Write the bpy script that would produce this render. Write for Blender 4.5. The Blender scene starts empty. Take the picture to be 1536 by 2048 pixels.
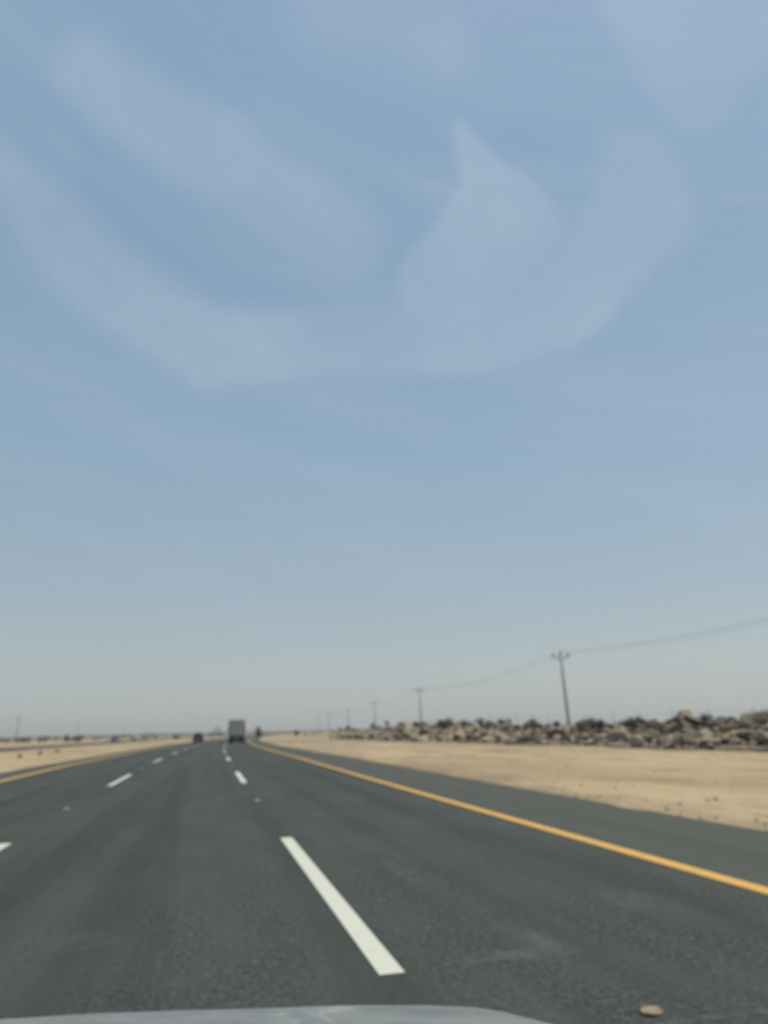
import bpy, bmesh, math, random
from mathutils import Vector, Matrix, noise
R = math.radians
sc = bpy.context.scene
COL = sc.collection
random.seed(7)

# ------------------------------------------------------------------ camera
EYE = 1.43
cam_d = bpy.data.cameras.new('camera'); cam = bpy.data.objects.new('camera', cam_d); COL.objects.link(cam)
yaw, pitch, roll = R(13.6418), R(16.1364), R(1.3748)
f = Vector((math.sin(yaw)*math.cos(pitch), math.cos(yaw)*math.cos(pitch), math.sin(pitch)))
r0 = Vector((math.cos(yaw), -math.sin(yaw), 0)); u0 = r0.cross(f)
rr = r0*math.cos(roll) - u0*math.sin(roll); uu = rr.cross(f)
cam.location = (0, 0, EYE); cam.matrix_world = Matrix(((rr.x, uu.x, -f.x, 0), (rr.y, uu.y, -f.y, 0), (rr.z, uu.z, -f.z, EYE), (0, 0, 0, 1)))
cam_d.sensor_fit = 'VERTICAL'; cam_d.sensor_height = 24; cam_d.lens = 24*1490/2048
cam_d.clip_start = 0.02; cam_d.clip_end = 30000
cam_d.dof.use_dof = True; cam_d.dof.focus_distance = 0.5; cam_d.dof.aperture_fstop = 5.0
sc.camera = cam

# ------------------------------------------------------------------ sky, sun, exposure
SUN_EL, SUN_AZ = R(60), R(82)          # high, to the right
SKY_STR = .10
SKY_MIX = .75                           # dusty desert air: the blue sky is mostly veiled by an even pale dust layer
SKY_RAMP = [(0, (.48, .50, .475)), (4, (.45, .505, .50)), (10, (.375, .475, .53)), (20, (.31, .45, .57)), (35, (.265, .405, .555)), (46, (.28, .425, .59)), (55, (.30, .43, .61)), (90, (.29, .42, .61))]
REFL_STREAK_C = (.42, .515, .62)
REFLECTIONS = [(-11.5, 43.6, .8, 40.6, 2.3, 3.0, 1.4, .6), (-12.2, 43.9, -11.6, 43.6, .5, .5, 1.3, 1.0), (.8, 40.6, 10.3, 36.2, 3.0, 3.2, 1.6, .5), (-17.4, 37.3, -13.4, 35.2, 1.2, 2.1, 1.3, .5),  # pale windscreen reflections painted into the sky colour, by azimuth and elevation
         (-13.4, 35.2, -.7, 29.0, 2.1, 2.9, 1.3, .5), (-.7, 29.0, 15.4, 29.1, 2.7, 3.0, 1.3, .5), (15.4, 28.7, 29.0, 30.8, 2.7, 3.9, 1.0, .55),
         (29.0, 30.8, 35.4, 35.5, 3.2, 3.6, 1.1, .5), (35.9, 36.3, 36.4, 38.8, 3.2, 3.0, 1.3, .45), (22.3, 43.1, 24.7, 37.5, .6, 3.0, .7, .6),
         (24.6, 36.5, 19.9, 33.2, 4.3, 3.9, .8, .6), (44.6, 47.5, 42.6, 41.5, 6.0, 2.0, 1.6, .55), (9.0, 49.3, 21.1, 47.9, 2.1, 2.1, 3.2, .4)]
w = bpy.data.worlds.new('World'); sc.world = w; w.use_nodes = True
nt = w.node_tree; bg = nt.nodes['Background']
sky = nt.nodes.new('ShaderNodeTexSky'); sky.sky_type = 'NISHITA'; sky.sun_disc = False
sky.sun_elevation = SUN_EL; sky.sun_rotation = SUN_AZ
sky.altitude = 600; sky.air_density = 1.0; sky.dust_density = 2.0; sky.ozone_density = 1.5
def wn(kind, *ins, **kw):
    n_ = nt.nodes.new(kind)
    for k, v in kw.items(): setattr(n_, k, v)
    for i, v in enumerate(ins):
        if v is None: continue
        if isinstance(v, (int, float, tuple)): n_.inputs[i].default_value = v
        else: nt.links.new(v, n_.inputs[i])
    return n_
def wm(op, a, b=None, c=None): return wn('ShaderNodeMath', a, b, c, operation=op).outputs[0]
gen = wn('ShaderNodeTexCoord').outputs['Generated']
wz = wn('ShaderNodeTexNoise', gen, None, 2.2, 3.0)            # soft warp of the painted windscreen reflections
warp = wn('ShaderNodeSeparateXYZ', wz.outputs['Color'])
dx = wn('ShaderNodeSeparateXYZ', gen)
az = wm('MULTIPLY', wm('ARCTAN2', dx.outputs[0], dx.outputs[1]), 57.2958)
el = wm('MULTIPLY', wm('ARCSINE', dx.outputs[2]), 57.2958)
CE = 30.0
def reflection_band(a0, e0, a1, e1, r0_, r1_, soft, amt):
    """painted windscreen reflection, a soft pale band between two directions (degrees of azimuth and elevation)"""
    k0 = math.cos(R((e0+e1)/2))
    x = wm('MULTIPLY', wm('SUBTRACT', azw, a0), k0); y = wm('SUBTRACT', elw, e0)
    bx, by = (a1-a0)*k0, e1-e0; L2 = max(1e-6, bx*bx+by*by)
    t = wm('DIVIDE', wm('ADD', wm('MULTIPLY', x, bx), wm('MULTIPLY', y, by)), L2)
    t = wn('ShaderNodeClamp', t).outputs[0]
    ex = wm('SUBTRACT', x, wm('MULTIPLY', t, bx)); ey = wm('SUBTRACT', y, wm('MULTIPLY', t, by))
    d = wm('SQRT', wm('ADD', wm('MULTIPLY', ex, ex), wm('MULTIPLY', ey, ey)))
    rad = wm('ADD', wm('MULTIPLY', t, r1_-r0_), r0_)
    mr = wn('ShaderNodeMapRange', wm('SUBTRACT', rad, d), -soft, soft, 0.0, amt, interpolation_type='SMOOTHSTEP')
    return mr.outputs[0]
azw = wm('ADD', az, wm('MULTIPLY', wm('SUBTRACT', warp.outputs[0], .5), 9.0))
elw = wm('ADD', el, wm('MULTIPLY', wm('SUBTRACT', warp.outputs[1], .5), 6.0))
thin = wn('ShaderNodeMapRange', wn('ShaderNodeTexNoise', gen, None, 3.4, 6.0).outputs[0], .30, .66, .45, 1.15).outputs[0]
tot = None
for v_ in REFLECTIONS:
    q_ = reflection_band(*v_); tot = q_ if tot is None else wm('MAXIMUM', tot, q_)
vmix = wn('ShaderNodeMix', data_type='RGBA'); # streak noise over the painted reflections, and faint streaks added across the sky
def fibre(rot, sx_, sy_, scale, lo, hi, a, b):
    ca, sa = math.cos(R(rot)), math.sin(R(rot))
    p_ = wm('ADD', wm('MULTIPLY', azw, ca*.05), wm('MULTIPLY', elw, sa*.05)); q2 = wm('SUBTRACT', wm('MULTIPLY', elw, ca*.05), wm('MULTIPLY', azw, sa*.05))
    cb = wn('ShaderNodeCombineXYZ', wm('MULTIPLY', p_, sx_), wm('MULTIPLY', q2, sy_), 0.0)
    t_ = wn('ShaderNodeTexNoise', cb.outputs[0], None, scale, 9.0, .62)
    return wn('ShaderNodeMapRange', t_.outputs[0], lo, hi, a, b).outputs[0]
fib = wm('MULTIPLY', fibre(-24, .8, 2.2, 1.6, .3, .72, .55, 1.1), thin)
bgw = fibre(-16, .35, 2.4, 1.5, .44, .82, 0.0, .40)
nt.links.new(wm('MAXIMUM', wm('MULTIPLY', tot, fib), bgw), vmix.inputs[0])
base_mix = wn('ShaderNodeMix', data_type='RGBA'); base_mix.inputs[0].default_value = SKY_MIX
nt.links.new(sky.outputs[0], base_mix.inputs[6]); 
ramp = wn('ShaderNodeValToRGB', wm('DIVIDE', el, 90.0)); cr = ramp.color_ramp
while len(cr.elements) > 1: cr.elements.remove(cr.elements[-1])
for i_, (e_, c_) in enumerate(SKY_RAMP):
    q_ = cr.elements[0] if i_ == 0 else cr.elements.new(e_/90)
    q_.position = e_/90; q_.color = (*c_, 1)
sc_ = wn('ShaderNodeVectorMath', ramp.outputs[0], operation='SCALE'); sc_.inputs['Scale'].default_value = 1/SKY_STR
nt.links.new(sc_.outputs[0], base_mix.inputs[7])
nt.links.new(base_mix.outputs[2], vmix.inputs[6]); vmix.inputs[7].default_value = tuple(x/SKY_STR for x in REFL_STREAK_C)+(1,)
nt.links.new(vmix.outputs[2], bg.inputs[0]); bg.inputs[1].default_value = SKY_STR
sd = bpy.data.lights.new('sun', 'SUN'); sd.energy = 3.0; sd.angle = R(0.5); sd.color = (1, .95, .87)
sun = bpy.data.objects.new('sun', sd); COL.objects.link(sun)
sv = Vector((math.sin(SUN_AZ)*math.cos(SUN_EL), math.cos(SUN_AZ)*math.cos(SUN_EL), math.sin(SUN_EL)))
sun.rotation_euler = sv.to_track_quat('Z', 'Y').to_euler(); sun.location = (20, 20, 40)
sc.view_settings.view_transform = 'Standard'; sc.view_settings.look = 'None'
sc.view_settings.exposure = 0.0; sc.view_settings.gamma = 1

# ------------------------------------------------------------------ helpers
def tag(o, label=None, cat=None, group=None, kind=None):
    if label: o['label'] = label
    if cat: o['category'] = cat
    if group: o['group'] = group
    if kind: o['kind'] = kind
    return o
def empty(name, loc=(0, 0, 0), rz=0):
    o = bpy.data.objects.new(name, None); COL.objects.link(o); o.location = loc; o.rotation_euler = (0, 0, rz); o.empty_display_size = .2
    return o
def obj(name, bm, mat, parent=None, smooth=False):
    me = bpy.data.meshes.new(name); bm.normal_update(); bm.to_mesh(me); bm.free()
    if smooth:
        for p in me.polygons: p.use_smooth = True
    for m_ in (mat if isinstance(mat, (list, tuple)) else [mat]): me.materials.append(m_)
    o = bpy.data.objects.new(name, me); COL.objects.link(o)
    if parent: o.parent = parent
    return o
def copy_tree(o, parent=None):
    c = o.copy(); COL.objects.link(c)
    if parent: c.parent = parent
    for ch in [x for x in KIDS.get(o.name, [])]: copy_tree(ch, c)
    return c
KIDS = {}
def remember(o):
    KIDS[o.name] = list(o.children)
    for ch in o.children: remember(ch)
def box(bm, c, s, rot=None, bevel=0.0):
    g = bmesh.ops.create_cube(bm, size=1)
    vs = g['verts']
    bmesh.ops.scale(bm, vec=s, verts=vs)
    if bevel > 0:
        es = list({e for v in vs for e in v.link_edges})
        b = bmesh.ops.bevel(bm, geom=es, offset=bevel, segments=2, profile=.6, affect='EDGES')
        vs = list({v for f_ in b['faces'] for v in f_.verts} | {v for v in vs if v.is_valid})
    if rot is not None: bmesh.ops.rotate(bm, verts=vs, matrix=rot, cent=(0, 0, 0))
    bmesh.ops.translate(bm, verts=vs, vec=c)
def tube(bm, a, b, r1, r2=None, n=8, caps=True):
    a, b = Vector(a), Vector(b); d = b-a; r2 = r1 if r2 is None else r2
    q = d.to_track_quat('Z', 'Y')
    g = bmesh.ops.create_cone(bm, cap_ends=caps, segments=n, radius1=r1, radius2=r2, depth=d.length)
    bmesh.ops.rotate(bm, verts=g['verts'], matrix=q.to_matrix(), cent=(0, 0, 0))
    bmesh.ops.translate(bm, verts=g['verts'], vec=(a+b)/2)
def path(bm, pts, r, n=5):
    rings = []
    for i, p in enumerate(pts):
        d = (Vector(pts[min(i+1, len(pts)-1)])-Vector(pts[max(i-1, 0)])).normalized()
        q = d.to_track_quat('Z', 'Y').to_matrix()
        rings.append([bm.verts.new(Vector(p)+q@Vector((r*math.cos(t*2*math.pi/n), r*math.sin(t*2*math.pi/n), 0))) for t in range(n)])
    for A, B in zip(rings, rings[1:]):
        for t in range(n): bm.faces.new((A[t], A[(t+1) % n], B[(t+1) % n], B[t]))
def fbm(x, y, z=0, o=4, s=1.0):
    return noise.fractal(Vector((x*s, y*s, z)), 1.0, 2.0, o)

def mat(name, base, rough=.8, metal=0, spec=.5, nz=None, bump=None, coat=0):
    """nz: (scale, color2, lo, hi, detail[, stretch]) mottling between two real colours of the thing; bump: (scale, strength, distance)"""
    m = bpy.data.materials.new(name); m.use_nodes = True; n = m.node_tree.nodes; l = m.node_tree.links
    b = n['Principled BSDF']; b.inputs['Base Color'].default_value = (*base, 1); b.inputs['Roughness'].default_value = rough
    b.inputs['Metallic'].default_value = metal; b.inputs['Specular IOR Level'].default_value = spec; b.inputs['Coat Weight'].default_value = coat
    tc = n.new('ShaderNodeTexCoord')
    if nz:
        mp = n.new('ShaderNodeMapping'); l.new(tc.outputs['Object'], mp.inputs[0])
        if len(nz) > 5: mp.inputs['Scale'].default_value = nz[5]
        t = n.new('ShaderNodeTexNoise'); t.inputs['Scale'].default_value = nz[0]; t.inputs['Detail'].default_value = nz[4]; l.new(mp.outputs[0], t.inputs[0])
        mr = n.new('ShaderNodeMapRange'); mr.inputs[1].default_value = nz[2]; mr.inputs[2].default_value = nz[3]; l.new(t.outputs[0], mr.inputs[0])
        mx = n.new('ShaderNodeMix'); mx.data_type = 'RGBA'; mx.inputs[6].default_value = (*base, 1); mx.inputs[7].default_value = (*nz[1], 1)
        l.new(mr.outputs[0], mx.inputs[0]); l.new(mx.outputs[2], b.inputs['Base Color'])
    if bump:
        t2 = n.new('ShaderNodeTexNoise'); t2.inputs['Scale'].default_value = bump[0]; t2.inputs['Detail'].default_value = 6; l.new(tc.outputs['Object'], t2.inputs[0])
        bp = n.new('ShaderNodeBump'); bp.inputs['Strength'].default_value = bump[1]; bp.inputs['Distance'].default_value = bump[2]
        l.new(t2.outputs[0], bp.inputs['Height']); l.new(bp.outputs[0], b.inputs['Normal'])
    return m

def N(m, kind, **kw):
    n = m.node_tree.nodes.new(kind)
    for k, v in kw.items(): setattr(n, k, v)
    return n
def noise_mask(m, vec, scale, lo, hi, detail=4, stretch=None, rough=.5):
    l = m.node_tree.links
    mp = N(m, 'ShaderNodeMapping'); l.new(vec, mp.inputs[0])
    if stretch: mp.inputs['Scale'].default_value = stretch
    t = N(m, 'ShaderNodeTexNoise'); t.inputs['Scale'].default_value = scale; t.inputs['Detail'].default_value = detail; t.inputs['Roughness'].default_value = rough
    l.new(mp.outputs[0], t.inputs[0])
    mr = N(m, 'ShaderNodeMapRange'); mr.inputs[1].default_value = lo; mr.inputs[2].default_value = hi; l.new(t.outputs[0], mr.inputs[0])
    return mr.outputs[0]
def mixc(m, fac, a, b):
    mx = N(m, 'ShaderNodeMix', data_type='RGBA'); l = m.node_tree.links
    for i, v in ((0, fac), (6, a), (7, b)):
        if isinstance(v, (int, float)): mx.inputs[i].default_value = v
        elif isinstance(v, tuple): mx.inputs[i].default_value = (*v, 1)
        else: l.new(v, mx.inputs[i])
    return mx.outputs[2]

# ------------------------------------------------------------------ materials of the setting
def asphalt_mat():
    m = mat('asphalt', (.06, .07, .064), rough=.9, spec=.16)
    n = m.node_tree.nodes; l = m.node_tree.links; b = n['Principled BSDF']
    uv = N(m, 'ShaderNodeUVMap').outputs[0]
    c = mixc(m, noise_mask(m, uv, 26, .38, .62, 4, None, .65), (.030, .034, .027), (.096, .102, .083))      # aggregate
    c = mixc(m, noise_mask(m, uv, 17, .60, .74, 4, (1, .7, 1)), c, (.14, .15, .12))                        # paler stones
    c = mixc(m, noise_mask(m, uv, 1.3, .42, .68, 5, (1, .35, 1), .6), c, (.078, .084, .070))           # broad mottling
    c = mixc(m, noise_mask(m, uv, .9, .45, .85, 5, (1.6, .03, 1)), c, (.033, .037, .030))          # tyre-worn streaks along the lanes
    c = mixc(m, noise_mask(m, uv, .55, .66, .80, 6, (1, .5, 1), .6), c, (.095, .108, .09))          # scuffs
    sx = N(m, 'ShaderNodeSeparateXYZ'); l.new(uv, sx.inputs[0])
    g = N(m, 'ShaderNodeMath', operation='GREATER_THAN'); l.new(sx.outputs[0], g.inputs[0]); g.inputs[1].default_value = 4.72
    g2 = N(m, 'ShaderNodeMath', operation='LESS_THAN'); l.new(sx.outputs[0], g2.inputs[0]); g2.inputs[1].default_value = -6.55
    g3 = N(m, 'ShaderNodeMath', operation='GREATER_THAN'); l.new(sx.outputs[0], g3.inputs[0]); g3.inputs[1].default_value = -9
    g4 = N(m, 'ShaderNodeMath', operation='MULTIPLY'); l.new(g2.outputs[0], g4.inputs[0]); l.new(g3.outputs[0], g4.inputs[1])
    ad = N(m, 'ShaderNodeMath', operation='ADD'); l.new(g.outputs[0], ad.inputs[0]); l.new(g4.outputs[0], ad.inputs[1])
    sh = N(m, 'ShaderNodeMath', operation='MULTIPLY'); l.new(ad.outputs[0], sh.inputs[0]); sh.inputs[1].default_value = .5
    c = mixc(m, sh.outputs[0], c, (.115, .112, .088))                                             # dustier shoulders
    nzm = noise_mask(m, uv, 5, .42, .62, 6, (1, 1, 1), .7)
    for cu, cy, ru, ry, am in ((1.95, 5.1, .42, .16, .5), (2.35, 5.28, .16, .35, .5), (2.08, 8.1, .12, .9, .45), (2.6, 3.80, .5, .035, .6), (-.9, 6.4, .5, .3, .25), (3.6, 6.2, .3, .5, .3)):
        # scuff marks worn into the surface, each with a place of its own
        q = [N(m, 'ShaderNodeMath', operation=o_) for o_ in ('SUBTRACT', 'DIVIDE', 'MULTIPLY', 'SUBTRACT', 'DIVIDE', 'MULTIPLY', 'ADD')]
        l.new(sx.outputs[0], q[0].inputs[0]); q[0].inputs[1].default_value = cu; l.new(q[0].outputs[0], q[1].inputs[0]); q[1].inputs[1].default_value = ru; l.new(q[1].outputs[0], q[2].inputs[0]); l.new(q[1].outputs[0], q[2].inputs[1])
        l.new(sx.outputs[1], q[3].inputs[0]); q[3].inputs[1].default_value = cy; l.new(q[3].outputs[0], q[4].inputs[0]); q[4].inputs[1].default_value = ry; l.new(q[4].outputs[0], q[5].inputs[0]); l.new(q[4].outputs[0], q[5].inputs[1])
        l.new(q[2].outputs[0], q[6].inputs[0]); l.new(q[5].outputs[0], q[6].inputs[1])
        mr = N(m, 'ShaderNodeMapRange'); mr.interpolation_type = 'SMOOTHSTEP'; mr.inputs[1].default_value = 1.4; mr.inputs[2].default_value = 0; mr.inputs[4].default_value = am; l.new(q[6].outputs[0], mr.inputs[0])
        pm = N(m, 'ShaderNodeMath', operation='MULTIPLY'); l.new(mr.outputs[0], pm.inputs[0]); l.new(nzm, pm.inputs[1])
        c = mixc(m, pm.outputs[0], c, (.14, .145, .12))
    l.new(c, b.inputs['Base Color'])
    t2 = N(m, 'ShaderNodeTexNoise'); t2.inputs['Scale'].default_value = 90; l.new(uv, t2.inputs[0])
    bp = N(m, 'ShaderNodeBump'); bp.inputs['Strength'].default_value = .5; bp.inputs['Distance'].default_value = .006
    l.new(t2.outputs[0], bp.inputs['Height']); l.new(bp.outputs[0], b.inputs['Normal'])
    return m
def sand_mat():
    m = mat('sand', (.42, .32, .19), rough=.95, spec=.1)
    l = m.node_tree.links; b = m.node_tree.nodes['Principled BSDF']
    uv = N(m, 'ShaderNodeUVMap').outputs[0]
    c = mixc(m, noise_mask(m, uv, .12, .35, .65, 5, (1, .5, 1)), (.41, .302, .170), (.52, .39, .218))
    c = mixc(m, noise_mask(m, uv, .45, .48, .68, 6, (1, .35, 1), .65), c, (.28, .21, .13))
    c = mixc(m, noise_mask(m, uv, 3.0, .60, .74, 5, (1, .6, 1)), c, (.23, .185, .12))
    c = mixc(m, noise_mask(m, uv, 1.1, .52, .80, 5, (1, .05, 1), .6), c, (.33, .25, .155))         # old wheel ruts along the verge
    c = mixc(m, noise_mask(m, uv, .012, .50, .62, 5), c, (.27, .215, .15))
    sx = N(m, 'ShaderNodeSeparateXYZ'); l.new(uv, sx.inputs[0])
    far = N(m, 'ShaderNodeMapRange'); far.inputs[1].default_value = 240; far.inputs[2].default_value = 700; l.new(sx.outputs[1], far.inputs[0])
    c = mixc(m, far.outputs[0], c, (.20, .16, .11))                                             # stonier plain beyond
    l.new(c, b.inputs['Base Color'])
    t2 = N(m, 'ShaderNodeTexNoise'); t2.inputs['Scale'].default_value = 6; t2.inputs['Detail'].default_value = 8; l.new(uv, t2.inputs[0])
    bp = N(m, 'ShaderNodeBump'); bp.inputs['Strength'].default_value = .6; bp.inputs['Distance'].default_value = .05
    l.new(t2.outputs[0], bp.inputs['Height']); l.new(bp.outputs[0], b.inputs['Normal'])
    return m
def rock_mat(name, a, b2, dust):
    m = mat(name, a, rough=.92, spec=.2)
    n = m.node_tree.nodes; l = m.node_tree.links; b = n['Principled BSDF']
    tc = N(m, 'ShaderNodeTexCoord').outputs['Object']
    oi = N(m, 'ShaderNodeObjectInfo')
    c = mixc(m, oi.outputs['Random'], a, b2)
    c = mixc(m, noise_mask(m, tc, 2.2, .42, .62, 6), c, tuple(x*.6 for x in a))
    ge = N(m, 'ShaderNodeNewGeometry'); sx = N(m, 'ShaderNodeSeparateXYZ'); l.new(ge.outputs['Normal'], sx.inputs[0])
    mr = N(m, 'ShaderNodeMapRange'); mr.inputs[1].default_value = .2; mr.inputs[2].default_value = .85; mr.inputs[4].default_value = .85; l.new(sx.outputs[2], mr.inputs[0])
    c = mixc(m, mr.outputs[0], c, dust)                                                           # sand that settled on top
    l.new(c, b.inputs['Base Color'])
    t2 = N(m, 'ShaderNodeTexNoise'); t2.inputs['Scale'].default_value = 5; t2.inputs['Detail'].default_value = 8; l.new(tc, t2.inputs[0])
    bp = N(m, 'ShaderNodeBump'); bp.inputs['Strength'].default_value = .8; bp.inputs['Distance'].default_value = .08
    l.new(t2.outputs[0], bp.inputs['Height']); l.new(bp.outputs[0], b.inputs['Normal'])
    return m
M = dict(
    asphalt=asphalt_mat(), sand=sand_mat(),
    white=mat('road_paint_white', (.66, .64, .49), .6, nz=(9, (.55, .56, .48), .55, .8, 6)),
    yellow=mat('road_paint_yellow', (.74, .39, .05), .6, nz=(5, (.60, .34, .08), .5, .8, 6)),
    rock=rock_mat('rock_grey_brown', (.13, .107, .08), (.23, .185, .135), (.36, .285, .19)),
    rockd=rock_mat('rock_dark', (.07, .06, .045), (.12, .10, .075), (.22, .175, .12)),
    rockp=rock_mat('rock_pale', (.33, .29, .22), (.40, .34, .25), (.46, .38, .265)),
    gravel=mat('gravel', (.30, .235, .155), .95, nz=(3, (.38, .30, .19), .4, .6, 4)),
    pole=mat('grey_pole', (.36, .38, .36), .7, 0, nz=(3, (.27, .28, .26), .4, .7, 4)),
    insul=mat('insulator', (.16, .15, .14), .4),
    wire=mat('wire', (.22, .22, .22), .5, .6),
    twig=mat('dry_twigs', (.11, .085, .055), .9),
    leafd=mat('dry_leaves', (.09, .08, .045), .85, nz=(4, (.15, .125, .07), .4, .6, 3)),
    leafg=mat('green_leaves', (.05, .052, .03), .8, nz=(2, (.095, .09, .055), .4, .6, 3)),
    hood=mat('silver_paint', (.30, .31, .285), .5, .3, nz=(5, (.22, .225, .21), .42, .66, 7), coat=.2),
    trim=mat('black_trim', (.02, .02, .022), .6, bump=(200, .3, .001)),
    rubber=mat('rubber', (.02, .02, .02), .85),
    rim=mat('alloy', (.45, .46, .47), .3, .9),
    glassd=mat('dark_glass', (.015, .018, .02), .15, spec=.35),
    paintd=mat('dark_paint', (.018, .021, .023), .35, 0, coat=.2),
    paintb=mat('grey_blue_paint', (.20, .22, .24), .35, .4, coat=.5),
    paintw=mat('white_paint', (.75, .75, .72), .4, coat=.3),
    cargo=mat('cargo_box', (.66, .56, .50), .6, nz=(1.2, (.42, .36, .32), .4, .7, 5, (6, 6, 1))),
    frame=mat('dark_steel', (.03, .033, .035), .6, .3),
    red=mat('red_lens', (.35, .02, .015), .25),
    clear=mat('clear_lens', (.7, .7, .68), .15),
    plate=mat('plate', (.7, .7, .66), .5),
    stud=mat('stud_ceramic', (.40, .40, .36), .4),
    stone=mat('tan_stone', (.36, .28, .17), .9, nz=(14, (.26, .20, .125), .4, .65, 5), bump=(30, .6, .01)),
    dash=mat('dashboard_vinyl', (.035, .037, .04), .75, bump=(400, .3, .0006)),
    cloth=mat('pale_cloth', (.40, .46, .50), .95, nz=(6, (.30, .33, .38), .35, .7, 4), bump=(60, .4, .004)),
    clothp=mat('rosy_cloth', (.46, .40, .45), .95, nz=(6, (.36, .31, .37), .35, .7, 4), bump=(60, .4, .004)),
    paper=mat('white_plastic', (.8, .8, .8), .4),
    roofp=mat('roof_lining', (.30, .30, .29), .95),
)

# ------------------------------------------------------------------ ground and roads
def xc(y):                       # the road bends gently to the right
    return y*y/5600 if y > 0 and y < 700 else (0 if y <= 0 else 87.5+(y-700)*.25)
def prof(y):                     # the road dips a little beyond 40 m
    if y < 40: return 0
    t = min(1, (y-40)/300); a = -.95*t*(1.6-.6*t) if t < 1 else -.95
    return a*max(0, 1-max(0, y-340)/1200)
def gz(u, y): return gz0(u, y)+prof(y)
def gz0(u, y):
    """height of the sand at distance u from the road's centre line"""
    a = abs(u)
    z = -.02
    def edge(d):                 # d metres outside the pavement edge
        n_ = fbm(u*.2, y*.5, 3, 4)*.34 + fbm(3, y*3.1, 5, 2)*.10
        t = (d+n_)/.35
        return -.03+.075*max(0, min(1, t))
    if -7.95 < u < 6.98: return -.05
    if u >= 6.98: z = edge(u-7.27)
    if -23.6 < u <= -7.95: z = edge(-8.15-u) if u > -16 else edge(u+23.6)
    if -38.4 <= u <= -23.6: return -.12
    if u < -38.4: z = edge(-38.3-u)
    if u > 8.2 or -24 < u < -8.7 or u < -38:
        d = min(abs(u-7), abs(u+8.2), abs(u+24.5), abs(u+37))
        k = min(1, max(0, (d-.8)/5))
        z += k*.10*fbm(u, y, 0, 4, .12) + min(1, d/60)*.9*fbm(u, y, 9, 4, .008)*(1 if a > 60 else .25)
    if u > 18:                   # bank under the rocks, then a lower sand ridge farther on
        base = 25.0-(min(y, 140)-30)*.03
        t = max(0, min(1, (u-base)/4.5)); t = t*t*(3-2*t)
        t2 = max(0, min(1, (46-u)/14)); t2 = t2*t2*(3-2*t2)
        al = max(0, min(1, (y+10)/25))
        h = .95+.20*fbm(u*.3, y*.25, 2, 3)+.45*max(0, min(1, (y-52)/25))+.12*max(0, min(1, (46-y)/8))+(.35 if 75 < y < 135 else 0)*min(1, min(y-75, 135-y)/14)
        if y > 132: h *= max(0, 1-(y-132)/520); h += .25*max(0, 1-abs(y-230)/150)
        z += t*t2*al*h
    return z
def ribbon(name, us, ys, zf, m, parent=None, smooth=True):
    bm = bmesh.new(); uvl = bm.loops.layers.uv.new('UVMap'); rows = []
    for y in ys:
        rows.append([(bm.verts.new((u+xc(y), y, zf(u, y))), (u, y)) for u in us])
    for A, B in zip(rows, rows[1:]):
        for i in range(len(us)-1):
            q = (A[i], A[i+1], B[i+1], B[i])
            fc = bm.faces.new([v[0] for v in q])
            for lp, v in zip(fc.loops, q): lp[uvl].uv = v[1]
    return obj(name, bm, m, parent, smooth)
ys = [-60, -40, -25, -15, -8, -4]; y = -2.0
while y < 60: ys.append(y); y += .35
while y < 12000: ys.append(y); y += max(.4, y*.012)
ys.append(12000)
us = [-9000, -6000, -4000, -2500, -1600, -1000, -700, -500, -360, -260, -200, -160, -130, -110, -95, -82, -72, -64, -57, -51, -46, -42, -40, -38.7, -38.5, -38.3, -38,
      -24, -23.7, -23.5, -23.2, -22.9, -22.5, -21, -19, -17, -15, -13, -11.5, -10.4, -9.6, -9.1, -8.8, -8.65, -8.5, -8.35, -8.2, -8.05, -7.9,
      6.9, 7.0, 7.1, 7.2, 7.3, 7.4, 7.5, 7.62, 7.8, 8.1, 8.6, 9.3, 10, 11, 12, 13, 14, 15, 16, 17, 18, 19, 20]
us += [20.5+.5*i for i in range(55)] + [49, 51, 54, 58, 63, 70, 78, 88, 100, 115, 135, 160, 200, 260, 340, 450, 600, 850, 1200, 1800, 2600, 4000, 6000, 9000]
tag(ribbon('ground', us, ys, gz, M['sand']), 'pale tan desert sand beside and between the carriageways', 'ground', kind='structure')
ys_r = [-60, -20, 0] + [4*i for i in range(1, 60)] + [240+15*i for i in range(60)]
road = tag(ribbon('road', [-8.2, -6.6, -4, 0, 3, 4.8, 7.3], ys_r, lambda u, y: prof(y), M['asphalt']), 'dark grey asphalt carriageway bending gently right', 'road', kind='structure')
road2 = tag(ribbon('opposite_road', [-38.6, -34, -31, -28, -23.4], ys_r, lambda u, y: prof(y), M['asphalt']), 'narrow looking grey carriageway across the sandy median', 'road', kind='structure')
def road_z(y):                   # the road sheet's own height, straight between its cross lines
    for a, b in zip(ys_r, ys_r[1:]):
        if a <= y <= b: return prof(a)+(prof(b)-prof(a))*(y-a)/(b-a)
    return prof(y)
def line(name, u, wdt, y0, y1, m, parent, step=4):
    n = max(1, int((y1-y0)/step)); yy = [y0+(y1-y0)*i/n for i in range(n+1)]
    return tag(ribbon(name, [u-wdt/2, u+wdt/2], yy, lambda a, b: .004+road_z(b), m, parent), kind='structure')
line('edge_line', 4.80, .19, -40, 900, M['yellow'], road)
line('edge_line', -6.62, .24, -40, 900, M['yellow'], road)
line('edge_line', -25.6, .17, -40, 900, M['yellow'], road2)
line('edge_line', -35.2, .17, -40, 900, M['yellow'], road2)
for k in range(-1, 26):
    y0 = 4.95+18*k
    line('lane_dash', 1.18, .16, y0, y0+6.2, M['white'], road)
    line('lane_dash', -2.60, .16, y0+1.0, y0+7.2, M['white'], road)
    if k > 2:
        line('lane_dash', -28.8, .16, y0, y0+6.2, M['white'], road2)
        line('lane_dash', -32.0, .16, y0, y0+6.2, M['white'], road2)
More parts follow.
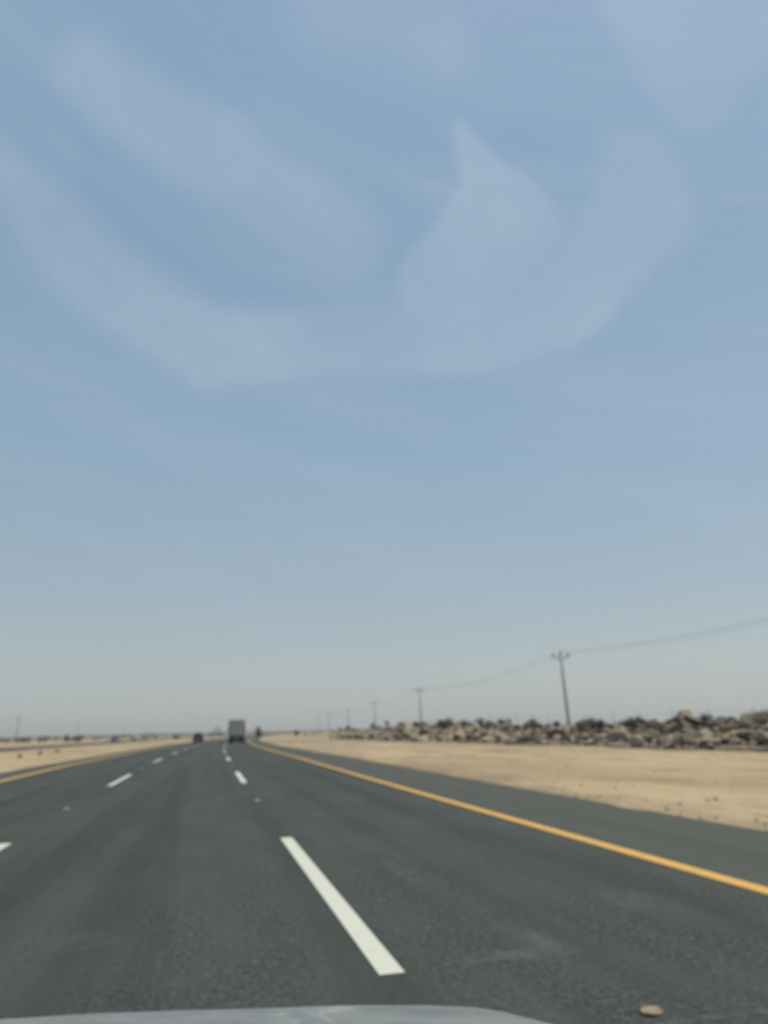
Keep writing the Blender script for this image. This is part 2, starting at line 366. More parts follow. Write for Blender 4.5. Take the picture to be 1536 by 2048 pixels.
# road studs half way between the dashes
bm = bmesh.new(); g = bmesh.ops.create_cube(bm, size=1)
for v in g['verts']:
    s = .6 if v.co.z > 0 else 1
    v.co = Vector((v.co.x*.12*s, v.co.y*.12*s, 0 if v.co.z < 0 else .02))
bmesh.ops.bevel(bm, geom=bm.edges[:], offset=.004, segments=2, affect='EDGES')
st0 = obj('road_stud', bm, M['stud']); first = True
for k in range(0, 6):
    for uu_, side in ((1.18, 'right'), (-2.62, 'left')):
        o = st0 if first else st0.copy()
        if not first: COL.objects.link(o)
        first = False
        y = 17.1+18*k
        o.location = (uu_+xc(y), y, .001+road_z(y))
        if k == 0: tag(o, 'nearest pale square road stud on the %s dashed line' % side, 'road stud', 'road studs between the lane dashes')
        else: tag(o, '%s nearest small pale road stud on the %s dashed line' % (('second', 'third', 'fourth', 'fifth', 'sixth')[k-1], side), 'road stud', 'road studs between the lane dashes')
# stone on the road
bm = bmesh.new(); bmesh.ops.create_icosphere(bm, subdivisions=4, radius=1)
for v in bm.verts:
    n_ = 1+.22*noise.noise(v.co*1.4)+.07*noise.noise(v.co*4)
    v.co = Vector((v.co.x*.062*n_, v.co.y*.05*n_, max(-.005, v.co.z*.017*n_+.005)))
so = obj('stone', bm, M['stone'], smooth=True); so.location = (2.30, 3.94, .004); so.rotation_euler[2] = .4
tag(so, 'small tan stone lying alone on the asphalt near the front of the hood', 'stone')

# ------------------------------------------------------------------ boulders on the bank
def boulder_mesh(seed, sx, sy, sz, rough=.25, sub=3):
    rnd = random.Random(seed*7); bm = bmesh.new(); bmesh.ops.create_icosphere(bm, subdivisions=sub, radius=1)
    off = Vector((seed*3.1, seed*1.7, seed*.9))
    planes = []
    for _ in range(11):
        d = Vector((rnd.gauss(0, 1), rnd.gauss(0, 1), rnd.gauss(0, 1))).normalized(); planes.append((d, rnd.uniform(.50, .86)))
    for v in bm.verts:
        p = v.co*(1+rough*noise.noise(v.co*1.1+off)+rough*.4*noise.noise(v.co*3+off))
        for d, h in planes:
            k = p.dot(d)-h
            if k > 0: p -= d*k*.9
        p *= (1+.05*noise.noise(v.co*7+off))
        v.co = Vector((p.x*sx, p.y*sy, p.z*sz))
    return bm
def mesh_from(bm, name, m):
    me = bpy.data.meshes.new(name); bm.to_mesh(me); bm.free(); me.materials.append(m)
    for p in me.polygons: p.use_smooth = True
    me.set_sharp_from_angle(angle=R(38))
    return me
shapes = [(1, .9, .7), (1.05, .9, .75), (.9, .9, .8), (1.15, .9, .7), (.85, 1.1, .75), (1.0, .7, .9), (1.1, 1.0, .7), (.8, .8, .7)]
ROCKS = {}
for key, mm in (('m', 'rock'), ('d', 'rockd'), ('p', 'rockp')):
    ROCKS[key] = [mesh_from(boulder_mesh(11+i, *s), 'boulder', M[mm]) for i, s in enumerate(shapes)]
def base_u(y): return 25.0-(min(y, 140)-30)*.03
G_ROCK = 'boulders heaped on the bank beside the road'
def put_rock(u, y, s, key='m', i=None, label=None, z=None, rot=None, sc3=None):
    me = ROCKS[key][i if i is not None else random.randrange(8)]
    o = bpy.data.objects.new('boulder', me); COL.objects.link(o)
    zz = gz(u, y)+s*.28 if z is None else z
    o.location = (u+xc(y), y, zz)
    o.rotation_euler = rot or (random.uniform(-.8, .8), random.uniform(-.8, .8), random.uniform(0, 6.28))
    o.scale = sc3 or (s*random.uniform(.8, 1.4), s*random.uniform(.7, 1.1), s*random.uniform(.6, 1.1))
    return o
def at_px(azx, u):          # the distance y along the road at which lateral position u shows in column azx
    t = None
    for y10 in range(200, 3000):
        yy = y10/10
        d = Vector((u+xc(yy), yy, 0)); 
        px = 768+1490*d.dot(rr)/d.dot(f)
        if px < azx: return yy
    return 300
# (image column, metres up the bank, size xyz, tone, shape, height, label)
special = [
 (1372, 4.2, (1.15, .75, .95), 'm', 5, 1.55, (0.2, -.75, .5), 'tall pointed brown boulder jutting highest above the rocks right of the nearest pole'),
 (1392, 3.6, (1.5, .9, .5), 'm', 1, 1.35, (0, .35, .2), 'long brown slab sloping down from the tall pointed boulder'),
 (1512, 4.4, (1.6, 1.2, .75), 'p', 0, 1.55, (0, 0, 1.0), 'big tan rounded boulder on top at the right edge of the picture'),
 (1466, 4.8, (.6, .5, .4), 'd', 3, 1.3, (0, 0, .4), 'small dark boulder left beside the big tan rounded one'),
 (1313, 2.6, (1.35, 1.0, .62), 'p', 6, 1.15, (0, .25, .5), 'broad pale boulder overhanging a dark one right of the nearest pole'),
 (1306, .9, (1.15, .8, .62), 'd', 4, .45, (.2, 0, 1.1), 'darkest large boulder tucked under the broad pale one'),
 (1488, 1.6, (1.3, .8, .42), 'p', 3, .75, (0, 0, 1.2), 'flat pale slab low in the heap near the right edge of the picture'),
 (1531, 1.4, (1.1, .9, .6), 'm', 2, .6, (0, 0, 1.2), 'blocky grey boulder cut by the right edge below the tan one'),
 (1452, .8, (.9, .8, .55), 'd', 6, .35, (0, 0, .2), 'wide dark boulder at the foot near the right edge of the picture'),
 (1482, .1, (.45, .2, .5), 'p', 5, .2, (0, .7, .2), 'small white slanting rock at the foot near the right edge'),
 (1165, .9, (1.0, .8, .5), 'd', 0, .4, (0, .1, .2), 'large dark boulder at the foot just right below the nearest pole'),
 (1268, .9, (.7, .7, .5), 'd', 2, .35, (0, .1, .2), 'dark boulder at the foot left of the darkest large one'),
 (1017, 4.0, (.7, .6, .9), 'd', 5, 1.6, (0, .1, .2), 'dark upright boulder poking above the crest midway between the two nearest poles'),
 (808, 4.4, (2.1, 1.6, 1.0), 'p', 0, 1.75, (0, .1, .2), 'pale domed boulder highest on the crest just left of the second nearest pole'),
 (798, .6, (1.6, 1.0, .45), 'd', 3, .35, (0, .1, .2), 'dark long boulder at the foot below the pale domed one'),
 (938, .8, (1.1, .9, .65), 'd', 7, .5, (0, .1, .2), 'dark boulder at the foot of the far half of the bank'),
]
count = 0
for px, du, s3, key, i, z, rot, lab in special:
    u = 25+du; 
    for _ in range(4): yq = at_px(px, u); u = base_u(yq)+du
    o = put_rock(u, yq, 1, key, i, z=z, rot=rot, sc3=tuple(.62*v for v in s3)); tag(o, lab, 'boulder', G_ROCK); count += 1
y1 = at_px(838, 25); y2 = at_px(1140, 27); y3 = at_px(1355, 28)
occupied = []
rnd = random.Random(5)
tries = 0
while count < 292 and tries < 20000:
    tries += 1
    # equal spread as seen from the road
    px = rnd.uniform(685, 1560); du = rnd.choice((rnd.uniform(-1.2, 1.2), rnd.uniform(0, 5.0), rnd.uniform(0, 5.0), rnd.uniform(2.8, 5.5)))
    yq = at_px(px, base_u(80)+du); u = base_u(yq)+du
    big = rnd.random() < .35
    s = (rnd.uniform(.42, .75) if big else rnd.uniform(.16, .38))*(1+.55*min(1, yq/120)+.18*max(0, min(1, (55-yq)/20)))
    x_ = u+xc(yq)
    if any((x_-a)**2+(yq-b)**2 < ((s+c)*.55)**2 for a, b, c in occupied): continue
    occupied.append((x_, yq, s))
    r_ = rnd.random(); key = 'd' if r_ < .20 else ('p' if r_ > .80 else 'm')
    tone = {'d': 'dark grey', 'm': 'grey brown', 'p': 'pale tan'}[key]
    o = put_rock(u, yq, s, key)
    where = ('right of the tall pointed one' if yq < y3 else 'between nearest pole and pointed rock' if yq < y2
             else 'between the two nearest poles' if yq < y1 else 'left of the second pole')
    row = 'at the foot' if du < 1.3 else 'half way up' if du < 3.2 else 'on the crest'
    tag(o, '%s %s boulder %s, %s' % ('large' if big else 'small', tone, row, where), 'boulder', G_ROCK)
    count += 1
# small rubble between the boulders: beyond counting
bm = bmesh.new(); rnd = random.Random(9)
for k in range(3000):
    px = rnd.uniform(670, 1600); du = rnd.uniform(-1.2, 6) if rnd.random() < .8 else rnd.uniform(-.9, .3)
    yq = at_px(px, 23+du); u = base_u(yq)+du
    s = rnd.uniform(.05, .2)*(1+.6*min(1, yq/120))
    g = bmesh.ops.create_icosphere(bm, subdivisions=1, radius=s)
    sv3 = Vector((rnd.uniform(.7, 1.4), rnd.uniform(.7, 1.3), rnd.uniform(.5, .9)))
    c = Vector((u+xc(yq), yq, gz(u, yq)+s*.2))
    for v in g['verts']:
        v.co = Vector((v.co.x*sv3.x, v.co.y*sv3.y, v.co.z*sv3.z))*(1+.3*noise.noise(v.co*9+c))+c
tag(obj('rubble', bm, [M['rock']]), 'small broken stones between the boulders on the bank', 'rubble', kind='stuff')

bm = bmesh.new(); rnd = random.Random(31)
for k in range(1000):
    if rnd.random() < .5: y = rnd.uniform(7, 45); u = 7.15+abs(rnd.gauss(0, .5))
    elif rnd.random() < .7: u = rnd.uniform(7.5, 25); y = rnd.uniform(9, 60)
    else: u = -rnd.uniform(8.3, 16); y = rnd.uniform(28, 70)
    s = rnd.uniform(.008, .028) if u < 8 else rnd.choice((rnd.uniform(.015, .035), rnd.uniform(.015, .04), rnd.uniform(.03, .055)))
    g = bmesh.ops.create_icosphere(bm, subdivisions=1, radius=s); c = Vector((u+xc(y), y, max(gz(u, y), road_z(y) if u < 7.3 else -9)+s*.2))
    q3 = (rnd.uniform(.7, 1.4), rnd.uniform(.7, 1.4), rnd.uniform(.45, .8))
    for v in g['verts']: v.co = Vector([a_*b_ for a_, b_ in zip(v.co, q3)])*(1+.3*noise.noise(v.co*20+c))+c
tag(obj('gravel', bm, [M['gravel']]), 'loose gravel and pebbles scattered over the sandy verge', 'gravel', kind='stuff')

# ------------------------------------------------------------------ bushes
def bush_proto(seed, leaf, n=260, h=1.0, wd=1.0, twiggy=.5):
    rnd = random.Random(seed); root = empty('bush')
    bm = bmesh.new(); tips = []
    for k in range(26):
        a = rnd.uniform(0, 6.28); t = rnd.uniform(.1, 1)
        e = Vector((math.cos(a)*t*wd*.5, math.sin(a)*t*wd*.5, h*(1-.45*t)*rnd.uniform(.7, 1)))
        m1 = e*.5+Vector((rnd.uniform(-.06, .06), rnd.uniform(-.06, .06), .04))
        tube(bm, (0, 0, -.05), m1, .022, .014, 5, False); tube(bm, m1, e, .014, .005, 4, False); tips += [m1, e, (m1+e)/2]
    obj('stem', bm, M['twig'], root)
    bm = bmesh.new()
    for k in range(n):
        p = rnd.choice(tips)+Vector((rnd.gauss(0, .07), rnd.gauss(0, .07), rnd.gauss(0, .06)))
        if p.z < .02: p.z = .03
        s = rnd.uniform(.03, .075)
        d1 = Vector((rnd.gauss(0, 1), rnd.gauss(0, 1), rnd.gauss(0, 1))).normalized(); d2 = d1.orthogonal().normalized()
        vs = [bm.verts.new(p+d1*s), bm.verts.new(p+d2*s*.6), bm.verts.new(p-d1*s), bm.verts.new(p-d2*s*.6)]
        bm.faces.new(vs)
    obj('crown', bm, leaf, root)
    remember(root); return root
protos = [bush_proto(1, M['leafd'], 420, 1.0, 1.3), bush_proto(2, M['leafd'], 300, .8, 1.6), bush_proto(3, M['leafg'], 900, 1.2, 1.1)]
used = [False]*3
def put_bush(x, y, s, k, label, group, z=None, sz=None):
    if not used[k]: o = protos[k]; used[k] = True
    else: o = copy_tree(protos[k])
    u = x-xc(y)
    o.location = (x, y, gz(u, y) if z is None else z); o.rotation_euler = (0, 0, random.uniform(0, 6.28)); o.scale = (s, s, sz or s)
    return tag(o, label, 'bush', group)
def dirx(px):               # ground direction of an image column at the horizon
    d = f + rr*((px-768)/1490) - uu*((1464-.024*(px-402)-1024)/1490); return d.x/d.y
def far_bush(px, y, s, k, label, group=None, sz=None):
    return put_bush(dirx(px)*y, y, s, k, label, group, sz=sz)
far_bush(516, 205, 2.6, 2, 'dark dense bush at the roadside just right of the truck', sz=2.9)
far_bush(593, 260, 1.9, 2, 'dark upright bush on the sand ridge, the taller of two right of the truck', sz=1.9)
far_bush(610, 270, 1.6, 0, 'low dark bush on the sand ridge, the lower of two right of the truck', sz=1.1)
far_bush(158, 330, 4.0, 2, 'dark spreading bush below the second utility pole from the left', sz=1.9)
far_bush(133, 270, 2.3, 2, 'dark upright bush left of the second utility pole from the left', sz=2.3)
far_bush(112, 420, 3.4, 0, 'low wide brown bush left of the dark upright one', sz=1.5)
far_bush(84, 66, .28, 0, 'small dry weed tuft alone in the sandy median', sz=.5)
far_bush(43, 60, .28, 1, 'tiny dry weed tuft near the left edge of the median', sz=.45)
far_bush(117, 84, .8, 0, 'low brown weed clump farthest along the sandy median', sz=.3)
rnd = random.Random(21)
for k in range(95):         # scrub along the left skyline
    px = rnd.uniform(-30, 455); y = rnd.uniform(260, 800)
    s = rnd.uniform(1.5, 3.4)
    lab = 'small brown scrub bush on the far left plain' if px < 110 else 'small brown scrub bush on the plain beyond the opposite carriageway' if px < 240 else 'small brown scrub bush on the plain behind the pale blue car'
    if px > 330: lab = 'small brown scrub bush on the skyline behind the dark car'
    far_bush(px, y, s, rnd.choice((0, 1)), lab, 'scrub bushes on the left plain', sz=s*.7)
for k in range(16):         # ridge at right, far end
    px = rnd.uniform(530, 700); y = rnd.uniform(150, 330); s = rnd.uniform(.8, 1.5)
    u = rnd.uniform(36, 44)
    y = max(140, at_px(px, u))
    put_bush(u+xc(y), y, s, rnd.choice((0, 1)), 'small dry bush along the low ridge between bush pair and rocks', 'dry bushes on the far ridge', sz=s*.6)
for k in range(40):         # dry brush on the rock bank
    px = rnd.uniform(690, 1560); y = at_px(px, 30); u = base_u(y)+rnd.uniform(3.2, 6)
    s = rnd.uniform(.5, .9)*(1+.5*min(1, y/120))
    lab = ('dry bush on the rock bank right of the nearest pole' if px > 1140 else 'dry bush on the rock bank between the two nearest poles' if px > 838 else 'dry bush on the rock bank left of the second pole')
    put_bush(u+xc(y), y, s, rnd.choice((0, 1, 2)), lab, 'dry bushes among the boulders', sz=s*.75, z=gz(u, y)+.15)

# ------------------------------------------------------------------ utility poles and wires
def pole_proto():
    root = empty('utility_pole')
    bm = bmesh.new(); tube(bm, (0, 0, -.6), (0, 0, 12.75), .30, .20, 16); obj('pole', bm, M['pole'], root, True)
    bm = bmesh.new(); box(bm, (0, 0, 12.35), (3.0, .14, .16), bevel=.02)
    tube(bm, (0, .09, 11.6), (.95, .09, 12.3), .035, n=6); tube(bm, (0, .09, 11.6), (-.95, .09, 12.3), .035, n=6)
    obj('crossarm', bm, M['pole'], root)
    for x in (-1.35, 0, 1.35):
        bm = bmesh.new(); z0 = 12.43 if x else 12.75
        tube(bm, (x, 0, z0), (x, 0, z0+.16), .03, n=8)
        for j in range(4): tube(bm, (x, 0, z0+.10+j*.13), (x, 0, z0+.21+j*.13), .25-.02*j, .12, 12)
        obj('insulator', bm, M['insul'], root)
    remember(root); return root
pp = pole_proto()
right = [(52.5, 9), (57.7, 114.7), (62.8, 218.7), (72.2, 322.7), (81.5, 433), (90.2, 556), (103, 690)]
labs = [None, 'nearest and tallest utility pole behind the rock bank', 'second nearest utility pole, left of the tallest above the rocks',
        'third nearest utility pole in the right-hand line', 'fourth utility pole, faint above the far end of the rocks', 'fifth utility pole, very faint above the sand ridge', 'farthest barely visible utility pole of the right-hand line']
tops = []
for i, (x, y) in enumerate(right):
    o = pp if i == 0 else copy_tree(pp)
    x2, y2_ = right[min(i+1, len(right)-1)]; x1, y1_ = right[max(i-1, 0)]
    h = math.atan2(-(x2-x1), y2_-y1_)
    zb = gz(x-xc(y), y)
    o.location = (x, y, zb); o.rotation_euler = (0, R(-1.9) if i == 1 else R(-.8), h)
    tag(o, labs[i] or 'utility pole outside the view that carries the nearest wires', 'utility pole', 'utility poles behind the rock bank')
    bpy.context.view_layer.update() if False else None
    tops.append((Vector(o.location), o.rotation_euler.to_matrix()))
def wires(tops, group, labelf):
    for i, (A, B) in enumerate(zip(tops, tops[1:])):
        for k, x in enumerate((-1.35, 0, 1.35)):
            zt = 13.0 if x else 13.35
            a = A[0]+A[1]@Vector((x, 0, zt)); b = B[0]+B[1]@Vector((x, 0, zt)); bm = bmesh.new()
            L = (b-a).length; sag = 2.0*(L/105)**2
            pts = [a.lerp(b, t/24)-Vector((0, 0, 4*sag*(t/24)*(1-t/24))) for t in range(25)]
            path(bm, pts, .0125, 5)
            tag(obj('power_line', bm, M['wire'], smooth=True), labelf(i, k), 'power line', group)
nm = ['left', 'middle', 'right']
wires(tops, 'overhead wires of the right-hand pole line', lambda i, k: ('%s wire rising from the nearest pole to the upper right' % nm[k] if i == 0 else
      '%s wire sagging between the two nearest poles' % nm[k] if i == 1 else '%s faint wire of the span beyond the %s pole' % (nm[k], ('', '', 'second', 'third', 'fourth', 'fifth')[i])))
left = [(-101, 474), (-106, 735), (-112, 1190), (-108, 1600)]
ll = ['utility pole farthest left, standing beyond the opposite carriageway', 'second utility pole from the left, above the dark spreading bush',
      'faint utility pole above the pale blue car', 'faintest left-hand utility pole, right of the pale blue car']
for i, (x, y) in enumerate(left):
    o = copy_tree(pp); o.location = (x, y, gz(x-xc(y), y)); o.rotation_euler = (0, R(1.5) if i == 0 else 0, R(-5)); o.scale = (1.25, 1.25, 1)
    tag(o, ll[i], 'utility pole', 'utility poles on the left plain')

# fence behind the rocks
fe = tag(empty('wire_fence', (0, 0, 0)), 'thin wire fence on posts along the back of the rock bank', 'fence')
fu = 33.5
fy = [20+4.4*i for i in range(28)]
for y in fy:
    bm = bmesh.new(); x = fu+xc(y); zb = gz(fu, y); tube(bm, (x, y, zb-.2), (x+random.uniform(-.04, .04), y, zb+1.25+random.uniform(-.1, .35)), .028, .022, 7); obj('post', bm, M['pole'], fe, True)
for hh in (.4, .75, 1.1):
    bm = bmesh.new(); path(bm, [(fu+xc(y), y, gz(fu, y)+hh-(.05 if i % 2 else 0)) for i, y in enumerate(fy)], .008, 4); obj('strand', bm, M['wire'], fe)

# ------------------------------------------------------------------ vehicles
def wheel(parent, x, y, r, wd):
    bm = bmesh.new(); tube(bm, (x-wd/2, y, r), (x+wd/2, y, r), r, r, 28)
    bmesh.ops.bevel(bm, geom=[e for e in bm.edges if e.calc_face_angle(0) > 1.2], offset=.03, segments=2, affect='EDGES')
    wh = obj('wheel', bm, M['rubber'], parent, True)
    bm = bmesh.new(); sgn = 1 if x > 0 else -1
    tube(bm, (x+sgn*(wd/2-.02), y, r), (x+sgn*(wd/2+.012), y, r), r*.62, r*.55, 20)
    for k in range(5):
        a = k*2*math.pi/5; box(bm, (x+sgn*(wd/2+.012), y+math.cos(a)*r*.3, r+math.sin(a)*r*.3), (.02, r*.45, r*.12), Matrix.Rotation(0, 3, 'X'))
    obj('rim', bm, M['rim'], wh)
def make_car(name, paint, suv=False, L=4.5, W=1.82):
    """car with its nose towards +y"""
    root = empty(name); H = 1.72 if suv else 1.44; W2 = W/2
    # side profile (y, z) of body below the belt, then the cabin
    belt = 1.02 if suv else .92
    def loft(stations):
        bm = bmesh.new(); rings = []
        for (y, zb, zt, hw, tw) in stations:
            r_ = []
            for (fx, fz) in ((-.9, 0), (-1, .12), (-1, .55), (-tw, .93), (-tw*.8, 1), (tw*.8, 1), (tw, .93), (1, .55), (1, .12), (.9, 0)):
                r_.append(bm.verts.new((fx*hw, y, zb+(zt-zb)*fz)))
            rings.append(r_)
        for A, B in zip(rings, rings[1:]):
            for i in range(len(A)): bm.faces.new((A[i], A[(i+1) % 10], B[(i+1) % 10], B[i]))
        bm.faces.new(rings[0][::-1]); bm.faces.new(rings[-1]); bmesh.ops.recalc_face_normals(bm, faces=bm.faces[:]); return bm
    tail = belt+.03 if suv else belt
    body = loft([(-L/2, .38, tail-.12, W2*.88, .93), (-L/2+.1, .28, tail, W2*.97, .95), (-L*.25, .2, belt, W2, .95), (0, .2, belt, W2, .95),
                 (L*.25, .2, belt-.02, W2, .93), (L/2-.35, .24, belt-.14, W2*.96, .9), (L/2-.06, .3, belt-.26, W2*.88, .88), (L/2, .38, belt-.38, W2*.8, .88)])
    b = obj('body', body, paint, root, True); b.data.set_sharp_from_angle(angle=R(35))
    ry = -L/2+.08 if suv else -L*.36
    cab = loft([(ry, belt-.04, belt+.05 if not suv else belt+.2, W2*.86, .9), (ry+.3 if suv else ry+.55, belt-.04, H-.08, W2*.86, .82), (-L*.05, belt-.04, H, W2*.88, .8),
                (L*.08, belt-.04, H-.05, W2*.87, .8), (L*.24, belt-.04, belt+.03, W2*.86, .9)])
    c = obj('cabin_glass', cab, M['glassd'], root, True)
    roof = loft([(ry+.42 if suv else ry+.6, H-.06, H-.02, W2*.74, .9), (-L*.05, H-.03, H+.035, W2*.76, .9), (L*.07, H-.06, H-.01, W2*.74, .9)])
    obj('roof', roof, paint, root, True)
    for sx in (-1, 1):
        bm = bmesh.new(); tube(bm, (sx*W2*.84, L*.22, belt), (sx*W2*.70, L*.06, H-.03), .04, n=6); tube(bm, (sx*W2*.84, ry+.1, belt), (sx*W2*.70, ry+(.4 if suv else .6), H-.03), .05, n=6)
        obj('pillar', bm, paint, root)
        bm = bmesh.new(); box(bm, (sx*W2*.80, -L/2+.05, belt-.17), (W2*.30, .12, .16), bevel=.02); obj('tail_light', bm, M['red'], root)
        bm = bmesh.new(); box(bm, (sx*W2*.72, L/2-.07, belt-.38), (W2*.36, .14, .14), bevel=.02); obj('headlight', bm, M['clear'], root)
        bm = bmesh.new(); box(bm, (sx*(W2+.09), L*.17, belt+.06), (.2, .1, .14), bevel=.03); obj('mirror', bm, paint, root)
        for yy in (-L*.31, L*.31): wheel(root, sx*(W2-.1), yy, .34, .22)
    bm = bmesh.new(); box(bm, (0, -L/2-.02, .42), (W*.86, .12, .2), bevel=.03); obj('rear_bumper', bm, M['trim'], root)
    bm = bmesh.new(); box(bm, (0, L/2, .42), (W*.74, .12, .2), bevel=.03); box(bm, (0, L/2-.02, .6), (W*.45, .06, .12), bevel=.02); obj('grille', bm, M['trim'], root)
    bm = bmesh.new(); box(bm, (0, -L/2-.01, .66), (.5, .03, .12)); obj('number_plate', bm, M['plate'], root)
    return root
def heading(y): return -math.atan(2*y/5600)
def place(o, u, y, extra=0):
    o.location = (u+xc(y), y, .002+road_z(y)); o.rotation_euler = (0, 0, heading(y)+extra)
c1 = make_car('car', M['paintd'], True, 4.5, 1.85); place(c1, -4.4, 150); tag(c1, 'dark car driving away in the left lane, left of the truck', 'car')
c2 = make_car('car', M['paintb'], True, 4.7, 1.9); place(c2, -30.6, 218, math.pi); tag(c2, 'pale blue-grey car on the opposite carriageway coming towards the viewer', 'car')
c3 = make_car('car', M['paintd'], True, 4.7, 1.9); c3.location = (dirx(436)*560, 560, prof(560)+.01); c3.rotation_euler = (0, 0, heading(560)); tag(c3, 'tiny dark car far ahead, just left of the truck under a white block', 'car')

def make_truck():
    t = empty('truck'); W = 2.5
    bm = bmesh.new(); box(bm, (0, 3.6, 2.42), (W, 7.4, 2.55), bevel=.03)
    for k in range(18):
        for sx in (-1, 1): box(bm, (sx*(W/2+.012), .25+k*.4, 2.42), (.03, .06, 2.4))
    cb = obj('cargo_box', bm, M['cargo'], t)
    bm = bmesh.new()
    for sx in (-1, 1): box(bm, (sx*(W/2-.05), -.13, 2.42), (.12, .07, 2.58), bevel=.01)
    box(bm, (0, -.13, 3.66), (W-.22, .07, .12), bevel=.01); box(bm, (0, -.13, 1.18), (W-.22, .07, .12), bevel=.01)
    obj('rear_frame', bm, M['rockp'] if False else M['frame'], t)
    for sx in (-1, 1):
        bm = bmesh.new(); box(bm, (sx*.56, -.125, 2.42), (1.1, .04, 2.32), bevel=.01)
        for q in range(-2, 3): box(bm, (sx*.56+q*.2, -.15, 2.42), (.05, .03, 2.2))
        d = obj('rear_door', bm, M['cargo'], t)
        bm = bmesh.new(); tube(bm, (sx*.12, -.19, 1.25), (sx*.12, -.19, 3.6), .02, n=8); tube(bm, (sx*.8, -.19, 1.25), (sx*.8, -.19, 3.6), .02, n=8); box(bm, (sx*.2, -.2, 2.0), (.2, .03, .05)); obj('lock_rod', bm, M['rim'], d)
        bm = bmesh.new(); box(bm, (sx*1.0, -.12, .78), (.34, .08, .14), bevel=.015); obj('tail_light', bm, M['red'], t)
        bm = bmesh.new(); box(bm, (sx*.93, .25, .55), (.55, .02, .6)); obj('mud_flap', bm, M['rubber'], t)
        for yy in (.95, 2.2, 8.6): wheel(t, sx*.95, yy, .5, .56 if yy < 5 else .3)
    bm = bmesh.new()
    for sx in (-1, 1): box(bm, (sx*.45, 4.6, .98), (.1, 9.4, .22))
    for q in range(7): box(bm, (0, .4+q*1.3, .98), (.8, .08, .16))
    box(bm, (0, .1, .98), (2.3, .1, .26)); obj('chassis', bm, M['frame'], t)
    bm = bmesh.new(); box(bm, (0, -.1, .5), (2.3, .1, .16), bevel=.02)
    for sx in (-1, 1): box(bm, (sx*.5, 0, .7), (.08, .08, .4))
    box(bm, (0, .22, .62), (2.36, .03, .62))
    obj('underrun_bar', bm, M['frame'], t)
    bm = bmesh.new(); box(bm, (0, -.16, .95), (.52, .02, .14)); obj('number_plate', bm, M['plate'], t)
    bm = bmesh.new(); box(bm, (0, 8.65, 1.95), (2.4, 2.0, 2.3), bevel=.12); cabo = obj('cab', bm, M['paintw'], t)
    bm = bmesh.new(); box(bm, (0, 9.62, 2.35), (2.1, .08, .85), bevel=.02)
    for sx in (-1, 1): box(bm, (sx*1.19, 8.9, 2.35), (.05, .9, .7), bevel=.01)
    obj('window', bm, M['glassd'], cabo)
    for sx in (-1, 1):
        bm = bmesh.new(); box(bm, (sx*1.42, 9.4, 2.3), (.14, .12, .6), bevel=.03); tube(bm, (sx*1.18, 9.4, 2.5), (sx*1.4, 9.4, 2.5), .02, n=6); obj('mirror', bm, M['trim'], cabo)
    return t
tr = make_truck(); place(tr, 2.7, 121); tr.scale = (.95, 1, .92); tag(tr, 'tall grey box truck seen from behind in the right lane', 'truck')

# small white building on the horizon
b_ = empty('building'); bm = bmesh.new(); box(bm, (0, 0, 4.4), (15, 9, 8.8)); obj('wall', bm, M['paintw'], b_)
bm = bmesh.new(); box(bm, (0, 0, 8.9), (15.5, 9.5, .35)); box(bm, (2.5, 0, 9.8), (4, 3, 1.6)); obj('roof', bm, M['paintw'], b_)
for k in range(4):
    bm = bmesh.new(); box(bm, (-4.8+k*3.2, -4.5, 4.4), (1.3, .12, 1.3)); obj('window', bm, M['glassd'], b_)
bm = bmesh.new(); box(bm, (0, -4.5, 1.1), (1.6, .12, 2.2)); obj('door', bm, M['trim'], b_)
b_.location = (dirx(434)*1500, 1500, 0); tag(b_, 'tiny white flat-roofed building on the horizon just left of the truck', 'building')

# ------------------------------------------------------------------ the car we sit in
car = tag(empty('car', (0, 0, 0)), 'silver car in the foreground whose hood shows along the bottom edge', 'car')
brow = [(-1.0, .70), (-.8, .775), (-.62, .805), (-.417, .8146), (-.2, .806), (.026, .791), (.217, .7772), (.29, .7728), (.366, .7680), (.47, .759), (.586, .7481), (.72, .731), (.80, .713), (.843, .700), (.94, .66), (1.0, .60)]
brow = [(a_, b_-.003) for a_, b_ in brow]
def brow_z(x):
    for (a, za), (b, zb) in zip(brow, brow[1:]):
        if a <= x <= b: return za+(zb-za)*(x-a)/(b-a)
    return brow[0][1] if x < 0 else brow[-1][1]
def hood_z(x, y):
    zb = brow_z(x)
    k = (2.1-y)/1.0
    if y <= 2.1:
        z = zb+.17*k+.02*math.sin(max(0, k)*math.pi)
        cx_ = .275+.05*k*k*4
        z += .003*(math.tanh((x-cx_)/.025)-1)*min(1, k*5) + .007*math.exp(-((x-cx_+.02)/.018)**2)*min(1, k*7)
        cx2 = .16-.35*k
        z += .004*math.exp(-((x-cx2)/.05)**2)*min(1, k*8)
        return z
    return zb-(y-2.1)**1.5*1.6
bm = bmesh.new(); nx, ny = 180, 56; rows = []
for j in range(ny+1):
    y = 1.10+(2.42-1.10)*j/ny; row = []
    for i in range(nx+1):
        x = -1.0+2.0*i/nx
        yy = y-.16*abs(x+.05)**3*((y-1.1)/1.3)
        row.append(bm.verts.new((x*yy/y, yy, 1.43-(1.43-hood_z(x, y))*yy/y)))
    rows.append(row)
for A, B in zip(rows, rows[1:]):
    for i in range(nx): bm.faces.new((A[i], A[i+1], B[i+1], B[i]))
ho = obj('hood', bm, M['hood'], car, True); md = ho.modifiers.new('s', 'SOLIDIFY'); md.thickness = .02; md.offset = -1
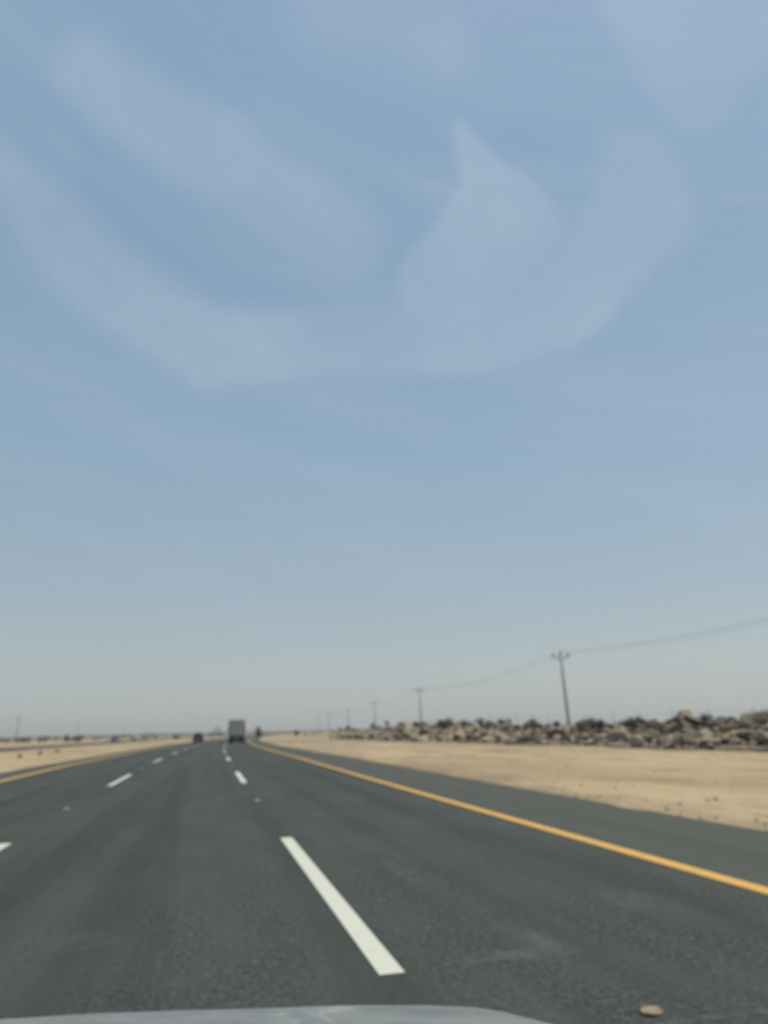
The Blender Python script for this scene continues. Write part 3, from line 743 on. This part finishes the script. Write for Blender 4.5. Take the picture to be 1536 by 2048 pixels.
for sx in (-1, 1):
    bm = bmesh.new(); box(bm, (sx*.955, 1.72, .36), (.05, 1.1, .34), bevel=.02); box(bm, (sx*.965, .0, .5), (.05, 2.1, .8), bevel=.02); obj('side_panel', bm, M['hood'], car)
    wheel(car, sx*.82, 1.7, .36, .24)
    bm = bmesh.new(); box(bm, (sx*.70, 2.33, .42), (.34, .1, .12), bevel=.03); obj('headlight', bm, M['clear'], car)
    bm = bmesh.new(); path(bm, [(sx*.1-.35, 1.06, .925), (sx*.1+.05, 1.0, .945), (sx*.1+.4, .97, .95)], .008, 6); obj('wiper', bm, M['trim'], car)
bm = bmesh.new(); box(bm, (0, 2.36, .30), (1.80, .12, .22), bevel=.05); obj('bumper', bm, M['hood'], car)
bm = bmesh.new(); box(bm, (0, 2.34, .42), (.9, .08, .12), bevel=.02); obj('grille', bm, M['trim'], car)
bm = bmesh.new(); box(bm, (0, 1.02, .88), (1.8, .2, .05), bevel=.015); obj('cowl', bm, M['trim'], car)

# where several look-alikes share a description, say which one of them it is, counted from the left as seen
bpy.context.view_layer.update()
ORD = 'first second third fourth fifth sixth seventh eighth ninth tenth eleventh twelfth thirteenth fourteenth fifteenth sixteenth seventeenth eighteenth nineteenth twentieth'.split()
ORD += ['twenty-'+q for q in ORD[:9]]+['thirtieth']+['thirty-'+q for q in ORD[:9]]
same = {}
for o in COL.objects:
    if o.parent is None and 'label' in o and o.get('group'): same.setdefault((o['group'], o['label']), []).append(o)
for (g_, l_), os_ in same.items():
    if len(os_) < 2: continue
    def col(o):
        d = o.location-cam.location; return d.dot(rr)/max(1e-3, d.dot(f))
    os_.sort(key=col)
    for i_, o in enumerate(os_): o['label'] = ORD[i_]+' from left, '+l_

# ------------------------------------------------------------------ air
bm = bmesh.new(); box(bm, (0, 5000, 19), (19000, 15500, 46))
hz = bpy.data.materials.new('haze'); hz.use_nodes = True; hn = hz.node_tree.nodes; hn.remove(hn['Principled BSDF'])
pv = hn.new('ShaderNodeVolumePrincipled'); pv.inputs['Color'].default_value = (1.0, .98, .90, 1); pv.inputs['Density'].default_value = .00035; pv.inputs['Anisotropy'].default_value = .2
hz.node_tree.links.new(pv.outputs[0], hn['Material Output'].inputs['Volume'])
tag(obj('haze', bm, hz), 'thin dusty haze over the desert plain', 'haze', kind='stuff')
